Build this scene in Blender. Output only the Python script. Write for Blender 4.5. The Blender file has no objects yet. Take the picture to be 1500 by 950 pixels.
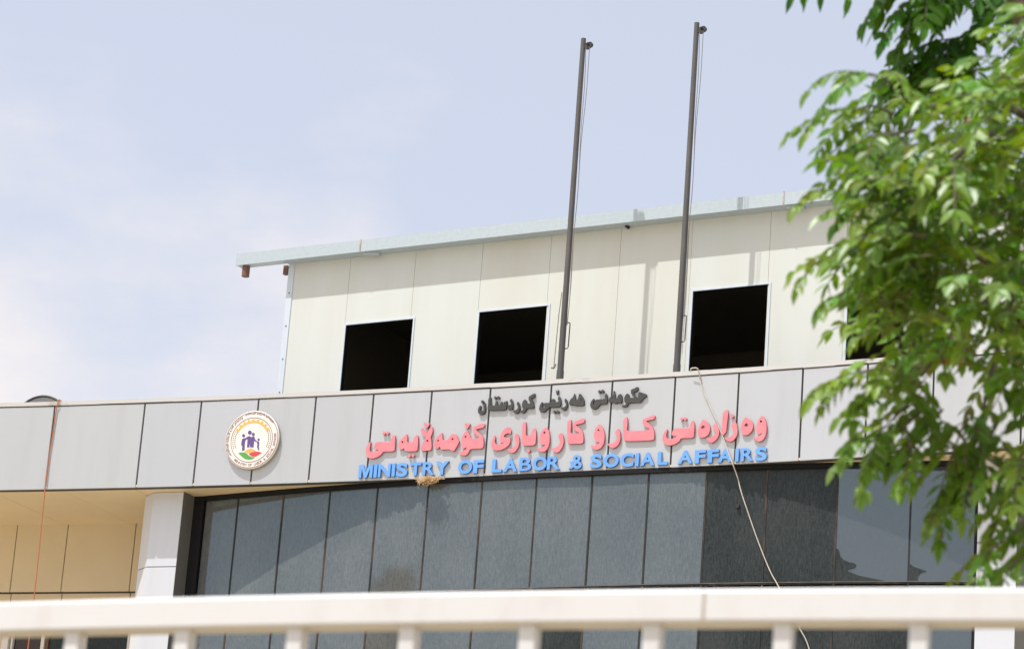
import bpy, math, random
from mathutils import Vector, Matrix
R = math.radians
random.seed(7)
sc = bpy.context.scene
COL = sc.collection

# ------------------------------------------------------------------ camera
EYE = 1.6
PITCH, ROLL, FPX = 0.30004, -0.07506, 4519.5
cam = bpy.data.objects.new('camera', bpy.data.cameras.new('camera'))
COL.objects.link(cam)
cp, sp, cr, sr = math.cos(PITCH), math.sin(PITCH), math.cos(ROLL), math.sin(ROLL)
right = Vector((cr, sp*sr, -cp*sr)); up = Vector((sr, -sp*cr, cp*cr)); fwd = Vector((0, cp, sp))
cam.matrix_world = Matrix(((right.x, up.x, -fwd.x, 0), (right.y, up.y, -fwd.y, 0),
                           (right.z, up.z, -fwd.z, EYE), (0, 0, 0, 1)))
cam.data.sensor_width = 36; cam.data.lens = FPX/1500*36
cam.data.clip_start = 0.1; cam.data.clip_end = 6000
cam.data.dof.use_dof = True; cam.data.dof.focus_distance = 43.6; cam.data.dof.aperture_fstop = 11
sc.camera = cam

# ------------------------------------------------------------------ light
TO_SUN = Vector((-0.3877, -0.2163, 1.0)).normalized()
w = bpy.data.worlds.new('World'); sc.world = w; w.use_nodes = True
nt = w.node_tree; nt.nodes.clear()
out = nt.nodes.new('ShaderNodeOutputWorld'); bg = nt.nodes.new('ShaderNodeBackground')
sky = nt.nodes.new('ShaderNodeTexSky'); sky.sky_type = 'NISHITA'; sky.sun_disc = False
sky.sun_elevation = math.asin(TO_SUN.z); sky.sun_rotation = math.atan2(TO_SUN.x, TO_SUN.y)
sky.air_density = 1.0; sky.dust_density = 5.0; sky.ozone_density = 2.0; sky.altitude = 400
tc = nt.nodes.new('ShaderNodeTexCoord'); mp = nt.nodes.new('ShaderNodeMapping')
mp.inputs['Scale'].default_value = (6, 6, 11); mp.inputs['Location'].default_value = (1.3, 0.4, 0.7)
ns = nt.nodes.new('ShaderNodeTexNoise'); ns.inputs['Scale'].default_value = 1.3
ns.inputs['Detail'].default_value = 7; ns.inputs['Roughness'].default_value = 0.55
L = nt.links.new
def wmath(op, a, b_, clamp=False):
    n = nt.nodes.new('ShaderNodeMath'); n.operation = op; n.use_clamp = clamp
    for i, q in enumerate((a, b_)):
        if isinstance(q, (int, float)): n.inputs[i].default_value = q
        else: L(q, n.inputs[i])
    return n.outputs[0]
def wmix(fac, a, b_):
    n = nt.nodes.new('ShaderNodeMix'); n.data_type = 'RGBA'
    for k, q in (('Factor', fac), ('A', a), ('B', b_)):
        if isinstance(q, (int, float, tuple)): n.inputs[k].default_value = q
        else: L(q, n.inputs[k])
    return n.outputs['Result']
sep = nt.nodes.new('ShaderNodeSeparateXYZ')
L(tc.outputs['Generated'], mp.inputs[0]); L(mp.outputs[0], ns.inputs['Vector']); L(tc.outputs['Generated'], sep.inputs[0])
# thin white cloud, thicker low down and to the left, over a dusty pale sky
ssum = wmath('ADD', ns.outputs[0], wmath('ADD', wmath('MULTIPLY', wmath('SUBTRACT', 0.27, sep.outputs['Z']), 3.0), wmath('MULTIPLY', sep.outputs['X'], -1.3)))
mr = nt.nodes.new('ShaderNodeMapRange'); mr.interpolation_type = 'SMOOTHSTEP'; mr.inputs[1].default_value = .37; mr.inputs[2].default_value = .86
mr.inputs[4].default_value = 1.0; L(ssum, mr.inputs[0])
hazy = wmix(0.44, sky.outputs[0], (6.9, 6.9, 7.35, 1))
L(wmix(mr.outputs[0], hazy, (5.95, 5.6, 5.55, 1)), bg.inputs[0])
L(bg.outputs[0], out.inputs[0]); bg.inputs[1].default_value = 0.12
sun = bpy.data.objects.new('sun', bpy.data.lights.new('sun', 'SUN')); COL.objects.link(sun)
sun.data.energy = 3.6; sun.data.angle = R(0.5); sun.data.color = (1.0, 0.98, 0.95)
sun.rotation_euler = TO_SUN.to_track_quat('Z', 'Y').to_euler()
sc.view_settings.view_transform = 'Standard'; sc.view_settings.look = 'None'
sc.view_settings.gamma = 1; sc.view_settings.exposure = 0.45

# ------------------------------------------------------------------ materials
def new_mat(name):
    m = bpy.data.materials.new(name); m.use_nodes = True
    return m, m.node_tree, m.node_tree.nodes['Principled BSDF']
def mat(name, col, rough=0.6, metal=0.0, spec=0.5, var=0.0, scale=(3, 3, 3), detail=5, tint=None, bump=0.0, ior=1.5, lo=.35, hi=.7, attr=False):
    """base colour broken up by noise towards `tint`; attr multiplies by the mesh's own per-panel tint"""
    m, t, b = new_mat(name)
    b.inputs['Roughness'].default_value = rough; b.inputs['Metallic'].default_value = metal
    b.inputs['Specular IOR Level'].default_value = spec; b.inputs['IOR'].default_value = ior
    c = tuple(col)+(1,)
    src = None
    if var or tint:
        tcn = t.nodes.new('ShaderNodeTexCoord'); mpn = t.nodes.new('ShaderNodeMapping'); mpn.inputs['Scale'].default_value = scale
        n = t.nodes.new('ShaderNodeTexNoise'); n.inputs['Scale'].default_value = 1; n.inputs['Detail'].default_value = detail
        n.inputs['Roughness'].default_value = 0.6
        rp = t.nodes.new('ShaderNodeMapRange'); rp.inputs[1].default_value = lo; rp.inputs[2].default_value = hi
        mix = t.nodes.new('ShaderNodeMix'); mix.data_type = 'RGBA'
        mix.inputs['A'].default_value = c
        mix.inputs['B'].default_value = tuple(tint)+(1,) if tint else tuple(x*(1-var) for x in col)+(1,)
        t.links.new(tcn.outputs['Object'], mpn.inputs[0]); t.links.new(mpn.outputs[0], n.inputs['Vector'])
        t.links.new(n.outputs[0], rp.inputs[0]); t.links.new(rp.outputs[0], mix.inputs['Factor'])
        src = mix.outputs['Result']
        if bump:
            bp = t.nodes.new('ShaderNodeBump'); bp.inputs['Strength'].default_value = bump; bp.inputs['Distance'].default_value = 0.01
            t.links.new(n.outputs[0], bp.inputs['Height']); t.links.new(bp.outputs[0], b.inputs['Normal'])
    if attr:
        a = t.nodes.new('ShaderNodeAttribute'); a.attribute_name = 'tint'
        mm = t.nodes.new('ShaderNodeMix'); mm.data_type = 'RGBA'; mm.blend_type = 'MULTIPLY'; mm.inputs['Factor'].default_value = 1
        if src: t.links.new(src, mm.inputs['A'])
        else: mm.inputs['A'].default_value = c
        t.links.new(a.outputs['Color'], mm.inputs['B']); src = mm.outputs['Result']
    if src: t.links.new(src, b.inputs['Base Color'])
    else: b.inputs['Base Color'].default_value = c
    return m

M = {}
M['acp'] = mat('silver white panel', (.51, .535, .558), .38, metal=.28, spec=.4, tint=(.468, .488, .505), scale=(3.5, 1, .4), lo=.5, hi=.85, bump=.10, attr=True)
M['acp_white'] = mat('white panel', (.62, .645, .70), .40, metal=.10, spec=.4, tint=(.58, .60, .645), scale=(4, 1, .3), lo=.5, hi=.85, attr=True)
M['joint'] = mat('dark joint', (.085, .083, .08), .8)
M['cap'] = mat('parapet cap', (.55, .545, .535), .5, tint=(.36, .30, .23), scale=(2.2, 2.2, 2.2), lo=.58, hi=.75)
M['soffit'] = mat('beige soffit', (.80, .655, .43), .55, var=.06, scale=(1, 1, 1))
M['tanwall'] = mat('beige wall panel', (.67, .56, .38), .5, var=.06, scale=(1.2, 1.2, 1.2), attr=True)
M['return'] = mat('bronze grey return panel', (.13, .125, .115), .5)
M['frame_dark'] = mat('dark frame', (.009, .009, .010), .6, spec=.2)
M['mullion'] = mat('joint with rust', (.012, .012, .012), .7, tint=(.07, .04, .022), scale=(3, 3, 1.2), lo=.5, hi=.62)
M['sill'] = mat('dusty sill', (.16, .155, .14), .8, var=.4, scale=(4, 4, 4))
M['interior'] = mat('dark interior', (.012, .011, .010), .95)
M['galv'] = mat('galvanised sheet', (.47, .545, .585), .45, metal=.15, tint=(.42, .49, .525), scale=(17, 17, 22), lo=.35, hi=.7)
M['trim'] = mat('pale blue trim', (.60, .67, .74), .5, var=.12, scale=(5, 5, 2))
M['cream'] = mat('cream sandwich panel', (.61, .64, .615), .5, spec=.35, tint=(.575, .585, .535), scale=(1.6, 1.6, .25), lo=.42, hi=.8, bump=.06, attr=True)
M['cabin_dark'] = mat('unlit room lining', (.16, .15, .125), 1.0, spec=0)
M['pole'] = mat('weathered steel', (.085, .084, .082), .5, metal=.2, tint=(.14, .128, .115), scale=(5, 5, .8), lo=.45, hi=.7)
M['iron'] = mat('old iron', (.045, .04, .035), .65, metal=.3, var=.4, scale=(20, 20, 20))
M['rope'] = mat('rope', (.20, .19, .175), .9)
M['pink'] = mat('faded pink letter face', (.68, .205, .245), .55, tint=(.72, .26, .29), scale=(6, 6, 6), lo=.4, hi=.7)
M['pink_side'] = mat('red letter side', (.42, .10, .115), .6)
M['blue'] = mat('blue letter face', (.125, .345, .80), .5, tint=(.15, .38, .82), scale=(6, 6, 6))
M['blue_side'] = mat('blue letter side', (.04, .14, .40), .5)
M['black'] = mat('charcoal letter face', (.055, .055, .053), .6, var=.3, scale=(40, 40, 40))
M['black_side'] = mat('charcoal letter side', (.02, .02, .02), .6)
M['disc'] = mat('ivory emblem disc', (.80, .76, .71), .5)
M['disc_side'] = mat('bronze disc rim', (.36, .30, .25), .5)
M['ring'] = mat('dark ring line', (.30, .21, .19), .6)
M['gold'] = mat('gold emblem paint', (.78, .46, .11), .5)
M['purple'] = mat('purple emblem paint', (.12, .07, .26), .5)
M['olive'] = mat('olive emblem paint', (.13, .19, .09), .5)
M['green_em'] = mat('green emblem paint', (.09, .36, .075), .5)
M['red_em'] = mat('red emblem paint', (.62, .06, .06), .5)
M['orange_em'] = mat('orange emblem paint', (.82, .42, .13), .5)
M['fence'] = mat('cream painted steel', (.66, .665, .665), .45, tint=(.60, .575, .545), scale=(14, 14, 5), lo=.5, hi=.8)
M['rust'] = mat('rust streak', (.36, .25, .18), .8, tint=(.48, .44, .40), scale=(40, 40, 18), lo=.35, hi=.6)
M['white_cable'] = mat('pale cable', (.62, .57, .49), .6, var=.25, scale=(8, 8, 8))
M['orange_cable'] = mat('orange cable', (.50, .16, .07), .6)
M['straw'] = mat('straw', (.70, .50, .29), .9, tint=(.50, .34, .18), scale=(30, 30, 30))
M['dish'] = mat('grey dish', (.42, .42, .41), .5)
M['dish_rim'] = mat('dish rim', (.05, .05, .05), .6)
M['brown_pipe'] = mat('brown pipe', (.17, .085, .06), .6)
M['bark'] = mat('grey bark', (.16, .125, .095), .9, var=.5, scale=(30, 30, 6), bump=.5)
M['white_paint'] = mat('white painted frame', (.75, .73, .69), .5)
M['brown_glass'] = mat('brown window glass', (.035, .018, .012), .12)
M['roofing'] = mat('roof concrete', (.34, .33, .31), .9, var=.2)
M['body'] = mat('plaster body wall', (.55, .52, .47), .85, var=.1, scale=(.5, .5, .5))

def glass_mat(name, dust, dark, rough, ior, streak_lo, streak_hi, st=(1, 1, 1)):
    """tinted pane under a film of dust: fine vertical rain streaks over larger cloudy patches"""
    m, t, b = new_mat(name)
    tcn = t.nodes.new('ShaderNodeTexCoord')
    def noise(scale, s, d, rg):
        mpn = t.nodes.new('ShaderNodeMapping'); mpn.inputs['Scale'].default_value = scale
        n = t.nodes.new('ShaderNodeTexNoise'); n.inputs['Scale'].default_value = s; n.inputs['Detail'].default_value = d; n.inputs['Roughness'].default_value = rg
        t.links.new(tcn.outputs['Object'], mpn.inputs[0]); t.links.new(mpn.outputs[0], n.inputs['Vector']); return n
    a = noise((44, 44, 11), 1, 6, .7); c = noise((1.1, 1.1, .7), 1, 3, .5); g = noise((55, 55, 42), 1, 2, .6)
    ad = t.nodes.new('ShaderNodeMath'); ad.operation = 'MULTIPLY_ADD'; ad.inputs[1].default_value = .55
    t.links.new(a.outputs[0], ad.inputs[0])
    m2 = t.nodes.new('ShaderNodeMath'); m2.operation = 'MULTIPLY'; m2.inputs[1].default_value = .30
    t.links.new(c.outputs[0], m2.inputs[0]); t.links.new(m2.outputs[0], ad.inputs[2])
    m3 = t.nodes.new('ShaderNodeMath'); m3.operation = 'MULTIPLY_ADD'; m3.inputs[1].default_value = .22
    t.links.new(g.outputs[0], m3.inputs[0]); t.links.new(ad.outputs[0], m3.inputs[2])
    rp = t.nodes.new('ShaderNodeMapRange'); rp.inputs[1].default_value = streak_lo; rp.inputs[2].default_value = streak_hi
    t.links.new(m3.outputs[0], rp.inputs[0])
    mix = t.nodes.new('ShaderNodeMix'); mix.data_type = 'RGBA'
    mix.inputs['A'].default_value = tuple(dark)+(1,); mix.inputs['B'].default_value = tuple(dust)+(1,)
    t.links.new(rp.outputs[0], mix.inputs['Factor']); t.links.new(mix.outputs['Result'], b.inputs['Base Color'])
    b.inputs['Roughness'].default_value = rough; b.inputs['IOR'].default_value = ior; b.inputs['Specular Tint'].default_value = tuple(st)+(1,)
    return m
M['glass'] = glass_mat('dusty reflective glass', (.160, .162, .158), (.078, .084, .086), .05, 1.90, .40, .68, (.36, .72, 1))
M['glass_dark'] = glass_mat('dusty dark glass', (.062, .066, .064), (.013, .015, .016), .34, 1.35, .40, .72, (.6, .9, 1))
M['glass_blue'] = glass_mat('blue grey reflective glass', (.066, .066, .066), (.046, .048, .05), .07, 2.3, .40, .70, (.58, .82, 1))

def leaf_mat(name):
    m, t, b = new_mat(name)
    a = t.nodes.new('ShaderNodeAttribute'); a.attribute_name = 'tint'
    b.inputs['Roughness'].default_value = .42; b.inputs['Specular IOR Level'].default_value = .6
    t.links.new(a.outputs['Color'], b.inputs['Base Color'])
    tr = t.nodes.new('ShaderNodeBsdfTranslucent'); mxs = t.nodes.new('ShaderNodeMixShader'); mxs.inputs[0].default_value = .32
    hs = t.nodes.new('ShaderNodeHueSaturation'); hs.inputs['Hue'].default_value = .485; hs.inputs['Saturation'].default_value = 1.15; hs.inputs['Value'].default_value = 1.5
    t.links.new(a.outputs['Color'], hs.inputs['Color']); t.links.new(hs.outputs[0], tr.inputs[0])
    t.links.new(b.outputs[0], mxs.inputs[1]); t.links.new(tr.outputs[0], mxs.inputs[2])
    t.links.new(mxs.outputs[0], t.nodes['Material Output'].inputs[0])
    return m
M['leaf'] = leaf_mat('leaf')

# ------------------------------------------------------------------ mesh helpers
class MB:
    def __init__(s): s.v = []; s.f = []; s.t = []; s.mi = []
    def add(s, vs, fs, tint=(1, 1, 1), mi=0):
        o = len(s.v); s.v += [tuple(p) for p in vs]
        for f in fs: s.f.append(tuple(i+o for i in f)); s.t.append(tint); s.mi.append(mi)
    def box(s, x0, x1, y0, y1, z0, z1, tint=(1, 1, 1), mi=0):
        s.hexa([(x0, y0), (x1, y0), (x1, y1), (x0, y1)], z0, z1, tint, mi)
    def hexa(s, plan, z0, z1, tint=(1, 1, 1), mi=0):
        """prism over a plan polygon (counter-clockwise)"""
        n = len(plan)
        vs = [(x, y, z0) for x, y in plan]+[(x, y, z1) for x, y in plan]
        fs = [tuple(range(n-1, -1, -1)), tuple(range(n, 2*n))]+[(i, (i+1) % n, n+(i+1) % n, n+i) for i in range(n)]
        s.add(vs, fs, tint, mi)
    def tube(s, pts, r, n=8, r1=None, tint=(1, 1, 1), mi=0):
        pts = [Vector(p) for p in pts]; k = len(pts); vs = []
        ref = Vector((0, 0, 1))
        for i, p in enumerate(pts):
            d = (pts[min(i+1, k-1)]-pts[max(i-1, 0)]).normalized()
            a = d.cross(ref if abs(d.z) < .95 else Vector((1, 0, 0))).normalized(); b = d.cross(a)
            rr = r if r1 is None else r+(r1-r)*i/(k-1)
            for j in range(n):
                q = 2*math.pi*j/n; vs.append(p+a*math.cos(q)*rr+b*math.sin(q)*rr)
        fs = [(i*n+j, i*n+(j+1) % n, (i+1)*n+(j+1) % n, (i+1)*n+j) for i in range(k-1) for j in range(n)]
        fs += [tuple(range(n-1, -1, -1)), tuple(range((k-1)*n, k*n))]
        s.add(vs, fs, tint, mi)
    def build(s, name, m, parent=None, smooth=False, fix=True):
        me = bpy.data.meshes.new(name); me.from_pydata(s.v, [], s.f)
        ms = m if isinstance(m, (list, tuple)) else [m]
        for q in ms: me.materials.append(q)
        me.polygons.foreach_set('material_index', s.mi)
        if any(t != (1, 1, 1) for t in s.t) or True:
            at = me.attributes.new('tint', 'FLOAT_COLOR', 'FACE')
            at.data.foreach_set('color', [c for t in s.t for c in (t[0], t[1], t[2], 1)])
        if smooth: me.polygons.foreach_set('use_smooth', [True]*len(me.polygons))
        me.update()
        o = bpy.data.objects.new(name, me); COL.objects.link(o)
        if parent: o.parent = parent
        return o
def tag(o, label=None, cat=None, group=None, kind=None):
    if label: o['label'] = label
    if cat: o['category'] = cat
    if group: o['group'] = group
    if kind: o['kind'] = kind
    return o
FRAME = Matrix.Translation((0, 42.7, 0)) @ Matrix.Rotation(R(-25), 4, 'Z')   # building frame: x along the facade, y into it
def empty(name, loc=(0, 0, 0), label=None, cat=None, group=None, local=True):
    o = bpy.data.objects.new(name, None); COL.objects.link(o)
    o.matrix_world = FRAME @ Matrix.Translation(loc) if local else Matrix.Translation(loc)
    o.empty_display_size = .3
    return tag(o, label, cat, group)
def G(k=.03):
    q = 1+random.uniform(-k, k); return (q, q*(1+random.uniform(-k, k)*.25), q*(1+random.uniform(-k, k)*.5))
def px(x, y, Y):
    """the point of the place seen at pixel x, y of the photograph and Y metres ahead"""
    a = (x-750)/FPX; b = -(y-475)/FPX
    x2 = cr*a+sr*b; z2 = -sr*a+cr*b
    d = Vector((x2, cp-sp*z2, sp+cp*z2)); d *= Y/d.y
    return Vector((d.x, d.y, d.z+EYE))

def vf(u): return -.00531488*u*u-.00620643*u+.161223       # front of the fascia: gently hollow in plan
def vg(u): return .0113*u*u-.042*u+.19                     # curtain wall: gently bowed in plan
Z = lambda h: EYE+h
Z_SOF, Z_FT, Z_CAP = Z(11.0), Z(12.318), Z(12.387)
def vcab(u): return 1.85-.0887*u                           # front wall of the rooftop cabin

# ------------------------------------------------------------------ setting
g = MB(); g.add([(-3000, -3000, 0), (3000, -3000, 0), (3000, 3000, 0), (-3000, 3000, 0)], [(0, 1, 2, 3)])
M['ground'] = mat('sandy paving', (.42, .36, .26), .9, tint=(.36, .305, .22), scale=(.5, .5, .5))
tag(g.build('ground', M['ground']), kind='structure')
gb = MB(); gb.add([(-14, 1.9, .004), (14, 1.9, .004), (14, 11, .004), (-14, 11, .004)], [(0, 1, 2, 3)])  # unseen ochre sheet, added to darken and warm the bounce under the fence rail
M['bounce_ochre'] = mat('ochre bounce sheet', (.27, .19, .085), .95, tint=(.20, .14, .06), scale=(2, 2, 2))
tag(gb.build('bounce_ground', M['bounce_ochre']), kind='structure')

# ------------------------------------------------------------------ ministry building
B = empty('ministry_building', (0, 3, 0), 'curved ministry building of silver white panels over a dark dusty glass wall', 'building')
def B_(mb, name, m, **k):
    for i, p in enumerate(mb.v): mb.v[i] = (p[0], p[1]-3, p[2])
    return mb.build(name, m, k.pop('parent', B), **k)
joints = [-13.7, -12.16, -10.63, -9.1, -7.578, -6.035, -5.08, -4.122, -3.17, -2.224, -1.28, -.339, .626, 1.578, 2.546, 3.512, 4.466, 5.419, 6.375, 7.621, 9.15, 10.7, 12.2]
f = MB(); jb = MB()
GAP = .015
for a, b in zip(joints[:-1], joints[1:]):
    a2, b2 = a+GAP, b-GAP
    f.hexa([(a2, vf(a2)), (b2, vf(b2)), (b2, vf(b2)+.03), (a2, vf(a2)+.03)], Z_SOF, Z_FT-.012, G(.032))
    jb.hexa([(a, vf(a)+.026), (b, vf(b)+.026), (b, vf(b)+.16), (a, vf(a)+.16)], Z_SOF+.004, Z_FT+.004)
fo = B_(f, 'fascia', M['acp'])
B_(jb, 'fascia_backing', M['joint'])
c = MB()
for a, b in zip(joints[:-1], joints[1:]):
    for q in range(2):
        x0 = a+(b-a)*q/2; x1 = a+(b-a)*(q+1)/2
        c.hexa([(x0, vf(x0)-.012), (x1, vf(x1)-.012), (x1, vf(x1)+.30), (x0, vf(x0)+.30)], Z_FT+.008+random.uniform(-.003, .003), Z_CAP+random.uniform(-.004, .004), G(.03))
B_(c, 'parapet_cap', M['cap'])
# soffit, in strips with thin seams between the boards
s = MB(); se = MB()
us = [-13.7, -12.2, -10.98, -9.77, -8.56, -7.35, -6.14, -4.9, -3.7, -2.5, -1.3, -.1, 1.1, 2.3, 3.5, 4.7, 5.9, 7.1, 8.3, 9.5, 10.7, 12.2]
for a, b in zip(us[:-1], us[1:]):
    a2, b2 = a+.004, b-.004
    s.hexa([(a2, vf(a2)+.012), (b2, vf(b2)+.012), (b2, 3.3), (a2, 3.3)], Z_SOF+.006+random.uniform(0, .003), Z_SOF+.04, G(.02))
B_(s, 'soffit', M['soffit'])
rs = MB(); rs.hexa([(-13.7, vf(-13.7)+.17), (-6, vf(-6)+.17), (0, vf(0)+.17), (6, vf(6)+.17), (12.2, vf(12.2)+.17), (12.2, 18), (-13.7, 18)], Z_SOF+.06, Z(11.5))
B_(rs, 'roof_slab', M['roofing'])
# curtain wall: rows of panes set between thin joints
UL, UR = -5.33, 6.878
mul = [UL+.115, -4.60, -3.768, -2.94, -2.115, -1.256, -.378, .492, 1.356, 2.216, 3.075, 3.955, 4.958, 5.978, UR-.02]
Z_TR = Z(9.315)
cw = MB()
rows = [(Z_TR+.035, Z_SOF-.062, {10, 11}, {12, 13}), (Z(7.62), Z_TR-.02, {7, 10, 11, 12}, {13}), (Z(5.9), Z(7.58), {3, 8}, set()), (Z(4.2), Z(5.86), set(), set()), (.25, Z(4.16), set(), set())]
for u in mul[1:-1]:
    y = vg(u)
    cw.box(u-.013, u+.013, y-.004, y+.10, .25, Z_SOF-.065)
for z0, z1, _, _ in rows[:-1]:
    for a, b in zip(mul[:-1], mul[1:]):
        cw.hexa([(a, vg(a)-.006), (b, vg(b)-.006), (b, vg(b)+.1), (a, vg(a)+.1)], z0-.034, z0-.012, mi=0)
        cw.hexa([(a, vg(a)-.012), (b, vg(b)-.012), (b, vg(b)+.02), (a, vg(a)+.02)], z0-.012, z0-.002, mi=1)
CW = B_(cw, 'curtain_wall', [M['mullion'], M['sill']])
fr = MB()
for a, b in zip(mul[:-1], mul[1:]):
    fr.hexa([(a-.001, vg(a)-.05), (b-.001, vg(b)-.05), (b-.001, vg(b)+.1), (a-.001, vg(a)+.1)], Z_SOF-.066, Z_SOF+.001)
fr.box(UL-.10, UL+.108, vg(UL)-.06, vg(UL)+.12, .2, Z_SOF+.002)
fr.box(UR-.02, UR+.02, vg(UR)-.02, vg(UR)+.12, .2, Z_SOF+.002)
fro = B_(fr, 'frame_head', M['frame_dark'], parent=CW)
for ri, (z0, z1, dk, bl) in enumerate(rows):
    for i, (a, b) in enumerate(zip(mul[:-1], mul[1:])):
        p = MB(); tl = random.uniform(-.004, .004)
        p.hexa([(a+.011, vg(a)+.004+tl), (b-.011, vg(b)+.004-tl), (b-.011, vg(b)+.03), (a+.011, vg(a)+.03)], z0, z1)
        o = B_(p, 'glass_pane', M['glass_dark'] if i in dk else M['glass_blue'] if i in bl else M['glass'], parent=CW)
        if ri == 0 and i == 10: o['label'] = 'darker dusty pane with a small round bolt'
        if ri == 0 and i == 12: o['label'] = 'blue grey pane with torn film in its lower left corner'
# torn reflective film: the bare dark glass shows at the lower left of two panes
def patch(pts):
    p = MB(); n = len(pts)
    vs = [(u, vg(u)-.0006-.003*1, Z(h)) for u, h in pts]+[(u, vg(u)+.004, Z(h)) for u, h in pts]
    p.add(vs, [tuple(range(n))]+[(i, i+n, (i+1) % n+n, (i+1) % n) for i in range(n)])
    B_(p, 'bare_glass', M['glass_dark'], parent=CW)
patch([(4.975, 9.81), (5.01, 9.79), (5.035, 9.70), (5.085, 9.645), (5.16, 9.615), (5.235, 9.60), (5.262, 9.575), (5.235, 9.535), (5.16, 9.515), (5.125, 9.50), (5.30, 9.43), (5.50, 9.385), (5.66, 9.355), (4.975, 9.355)])
patch([(5.995, 9.59), (6.05, 9.545), (6.14, 9.515), (6.225, 9.485), (6.14, 9.455), (6.105, 9.40), (6.115, 9.356), (5.995, 9.356)])
bo = MB(); bo.tube([(3.555, vg(3.555)-.03, Z(10.425)), (3.555, vg(3.555)+.01, Z(10.425))], .028, 12); B_(bo, 'bolt', M['iron'], parent=CW)
back = MB(); back.box(UL, UR, 1.1, 1.2, .2, Z_SOF); B_(back, 'inner_wall', M['interior'])
# pillars
def pillar(pl, jz, dark_side, name='pillar'):
    p = MB()
    zs = [.02, Z(5.2), Z(7.55), jz, Z_SOF+.003]
    for z0, z1 in zip(zs[:-1], zs[1:]): p.hexa(pl, z0+.012, z1-.001, G(.015))
    cx = sum(q[0] for q in pl)/len(pl); cy = sum(q[1] for q in pl)/len(pl)
    inn = [(cx+(x-cx)*.93, cy+(y-cy)*.93) for x, y in pl]
    p.hexa(inn, .02, Z_SOF-.05, mi=1)
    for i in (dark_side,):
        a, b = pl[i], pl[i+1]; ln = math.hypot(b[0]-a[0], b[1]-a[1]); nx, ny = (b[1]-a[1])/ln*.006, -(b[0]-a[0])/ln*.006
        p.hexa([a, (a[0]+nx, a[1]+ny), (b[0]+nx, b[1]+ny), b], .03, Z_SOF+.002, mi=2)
    return B_(p, name, [M['acp_white'], M['joint'], M['return']])
pillar([(-5.925, .364), (-5.425, .391), (-5.40, .70), (-5.40, 1.1), (-6.19, 1.1), (-6.185, .56)], Z(9.848), 1)
pillar([(6.90, .40), (7.445, .385), (7.72, .58), (7.72, 1.1), (6.895, 1.1)], Z(9.86), 1)
# recessed side bays: beige panels, beam, framed windows
def bay(side):
    def vb(u): return .07*u+2.63 if side < 0 else 2.1
    edges = [-13.6, -12.3, -11.3, -10.3, -9.385, -8.473, -7.268, -6.1] if side < 0 else [7.7, 8.9, 10.1, 11.3, 12.1]
    p = MB()
    for a, b in zip(edges[:-1], edges[1:]):
        a2, b2 = a+.009, b-.009
        p.hexa([(a2, vb(a2)), (b2, vb(b2)), (b2, vb(b2)+.03), (a2, vb(a2)+.03)], Z(9.915), Z_SOF+.008, G(.03))
        p.hexa([(a2, vb(a2)+.05), (b2, vb(b2)+.05), (b2, vb(b2)+.09), (a2, vb(a2)+.09)], Z(9.55), Z(9.892), G(.03))
        p.hexa([(a, vb(a)+.031), (b, vb(b)+.031), (b, vb(b)+.049), (a, vb(a)+.049)], Z(9.90), Z_SOF+.008, mi=1)
    p.hexa([(edges[0], vb(edges[0])+.02), (edges[-1], vb(edges[-1])+.02), (edges[-1], vb(edges[-1])+.09), (edges[0], vb(edges[0])+.09)], Z(9.40), Z(9.545), (.95, .95, .93))
    w = B_(p, 'bay_wall', [M['tanwall'], M['joint']])
    if side < 0:
        wd = MB()
        for a, b in ((-9.42, -9.30), (-9.255, -9.225), (-8.72, -8.66), (-7.99, -7.93), (-7.2, -7.1)):
            wd.box(a, b, vb(a)+.0, vb(a)+.1, Z(6.5), Z(9.40))
        B_(wd, 'window_frame', M['white_paint'], parent=w)
        d2 = MB(); d2.box(-8.655, -8.60, vb(-8.6)+.02, vb(-8.6)+.1, Z(6.5), Z(9.40)); B_(d2, 'door_post', M['brown_pipe'], parent=w)
        gl = MB(); gl.hexa([(-9.22, vb(-9.2)+.05), (-8.725, vb(-8.7)+.05), (-8.725, vb(-8.7)+.09), (-9.22, vb(-9.2)+.09)], Z(6.5), Z(9.39)); B_(gl, 'door_leaf', M['brown_glass'], parent=w)
        gl = MB(); gl.hexa([(-8.595, vb(-8.59)+.05), (-7.1, vb(-7.1)+.05), (-7.1, vb(-7.1)+.09), (-8.595, vb(-8.59)+.09)], Z(6.5), Z(9.39)); B_(gl, 'window_glass', M['glass_dark'], parent=w)
        l2 = MB(); l2.hexa([(-13.6, vb(-13.6)+.02), (-6.1, vb(-6.1)+.02), (-6.1, vb(-6.1)+.1), (-13.6, vb(-13.6)+.1)], .05, Z(6.49)); B_(l2, 'lower_wall', M['body'])
        l3 = MB(); l3.hexa([(-13.6, vb(-13.6)+.02), (-9.425, vb(-9.42)+.02), (-9.425, vb(-9.42)+.1), (-13.6, vb(-13.6)+.1)], Z(6.5), Z(9.395)); B_(l3, 'lower_wall', M['tanwall'])
    else:
        l2 = MB(); l2.box(7.7, 12.1, vb(8)+.02, vb(8)+.1, .05, Z(9.395)); B_(l2, 'lower_wall', M['body'])
bay(-1); bay(1)
sh = MB(); sh.hexa([(-13.6, 2.4), (12.1, 2.4), (12.1, 17.8), (-13.6, 17.8)], .03, Z_SOF+.05); B_(sh, 'rear_body', M['body'])

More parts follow.
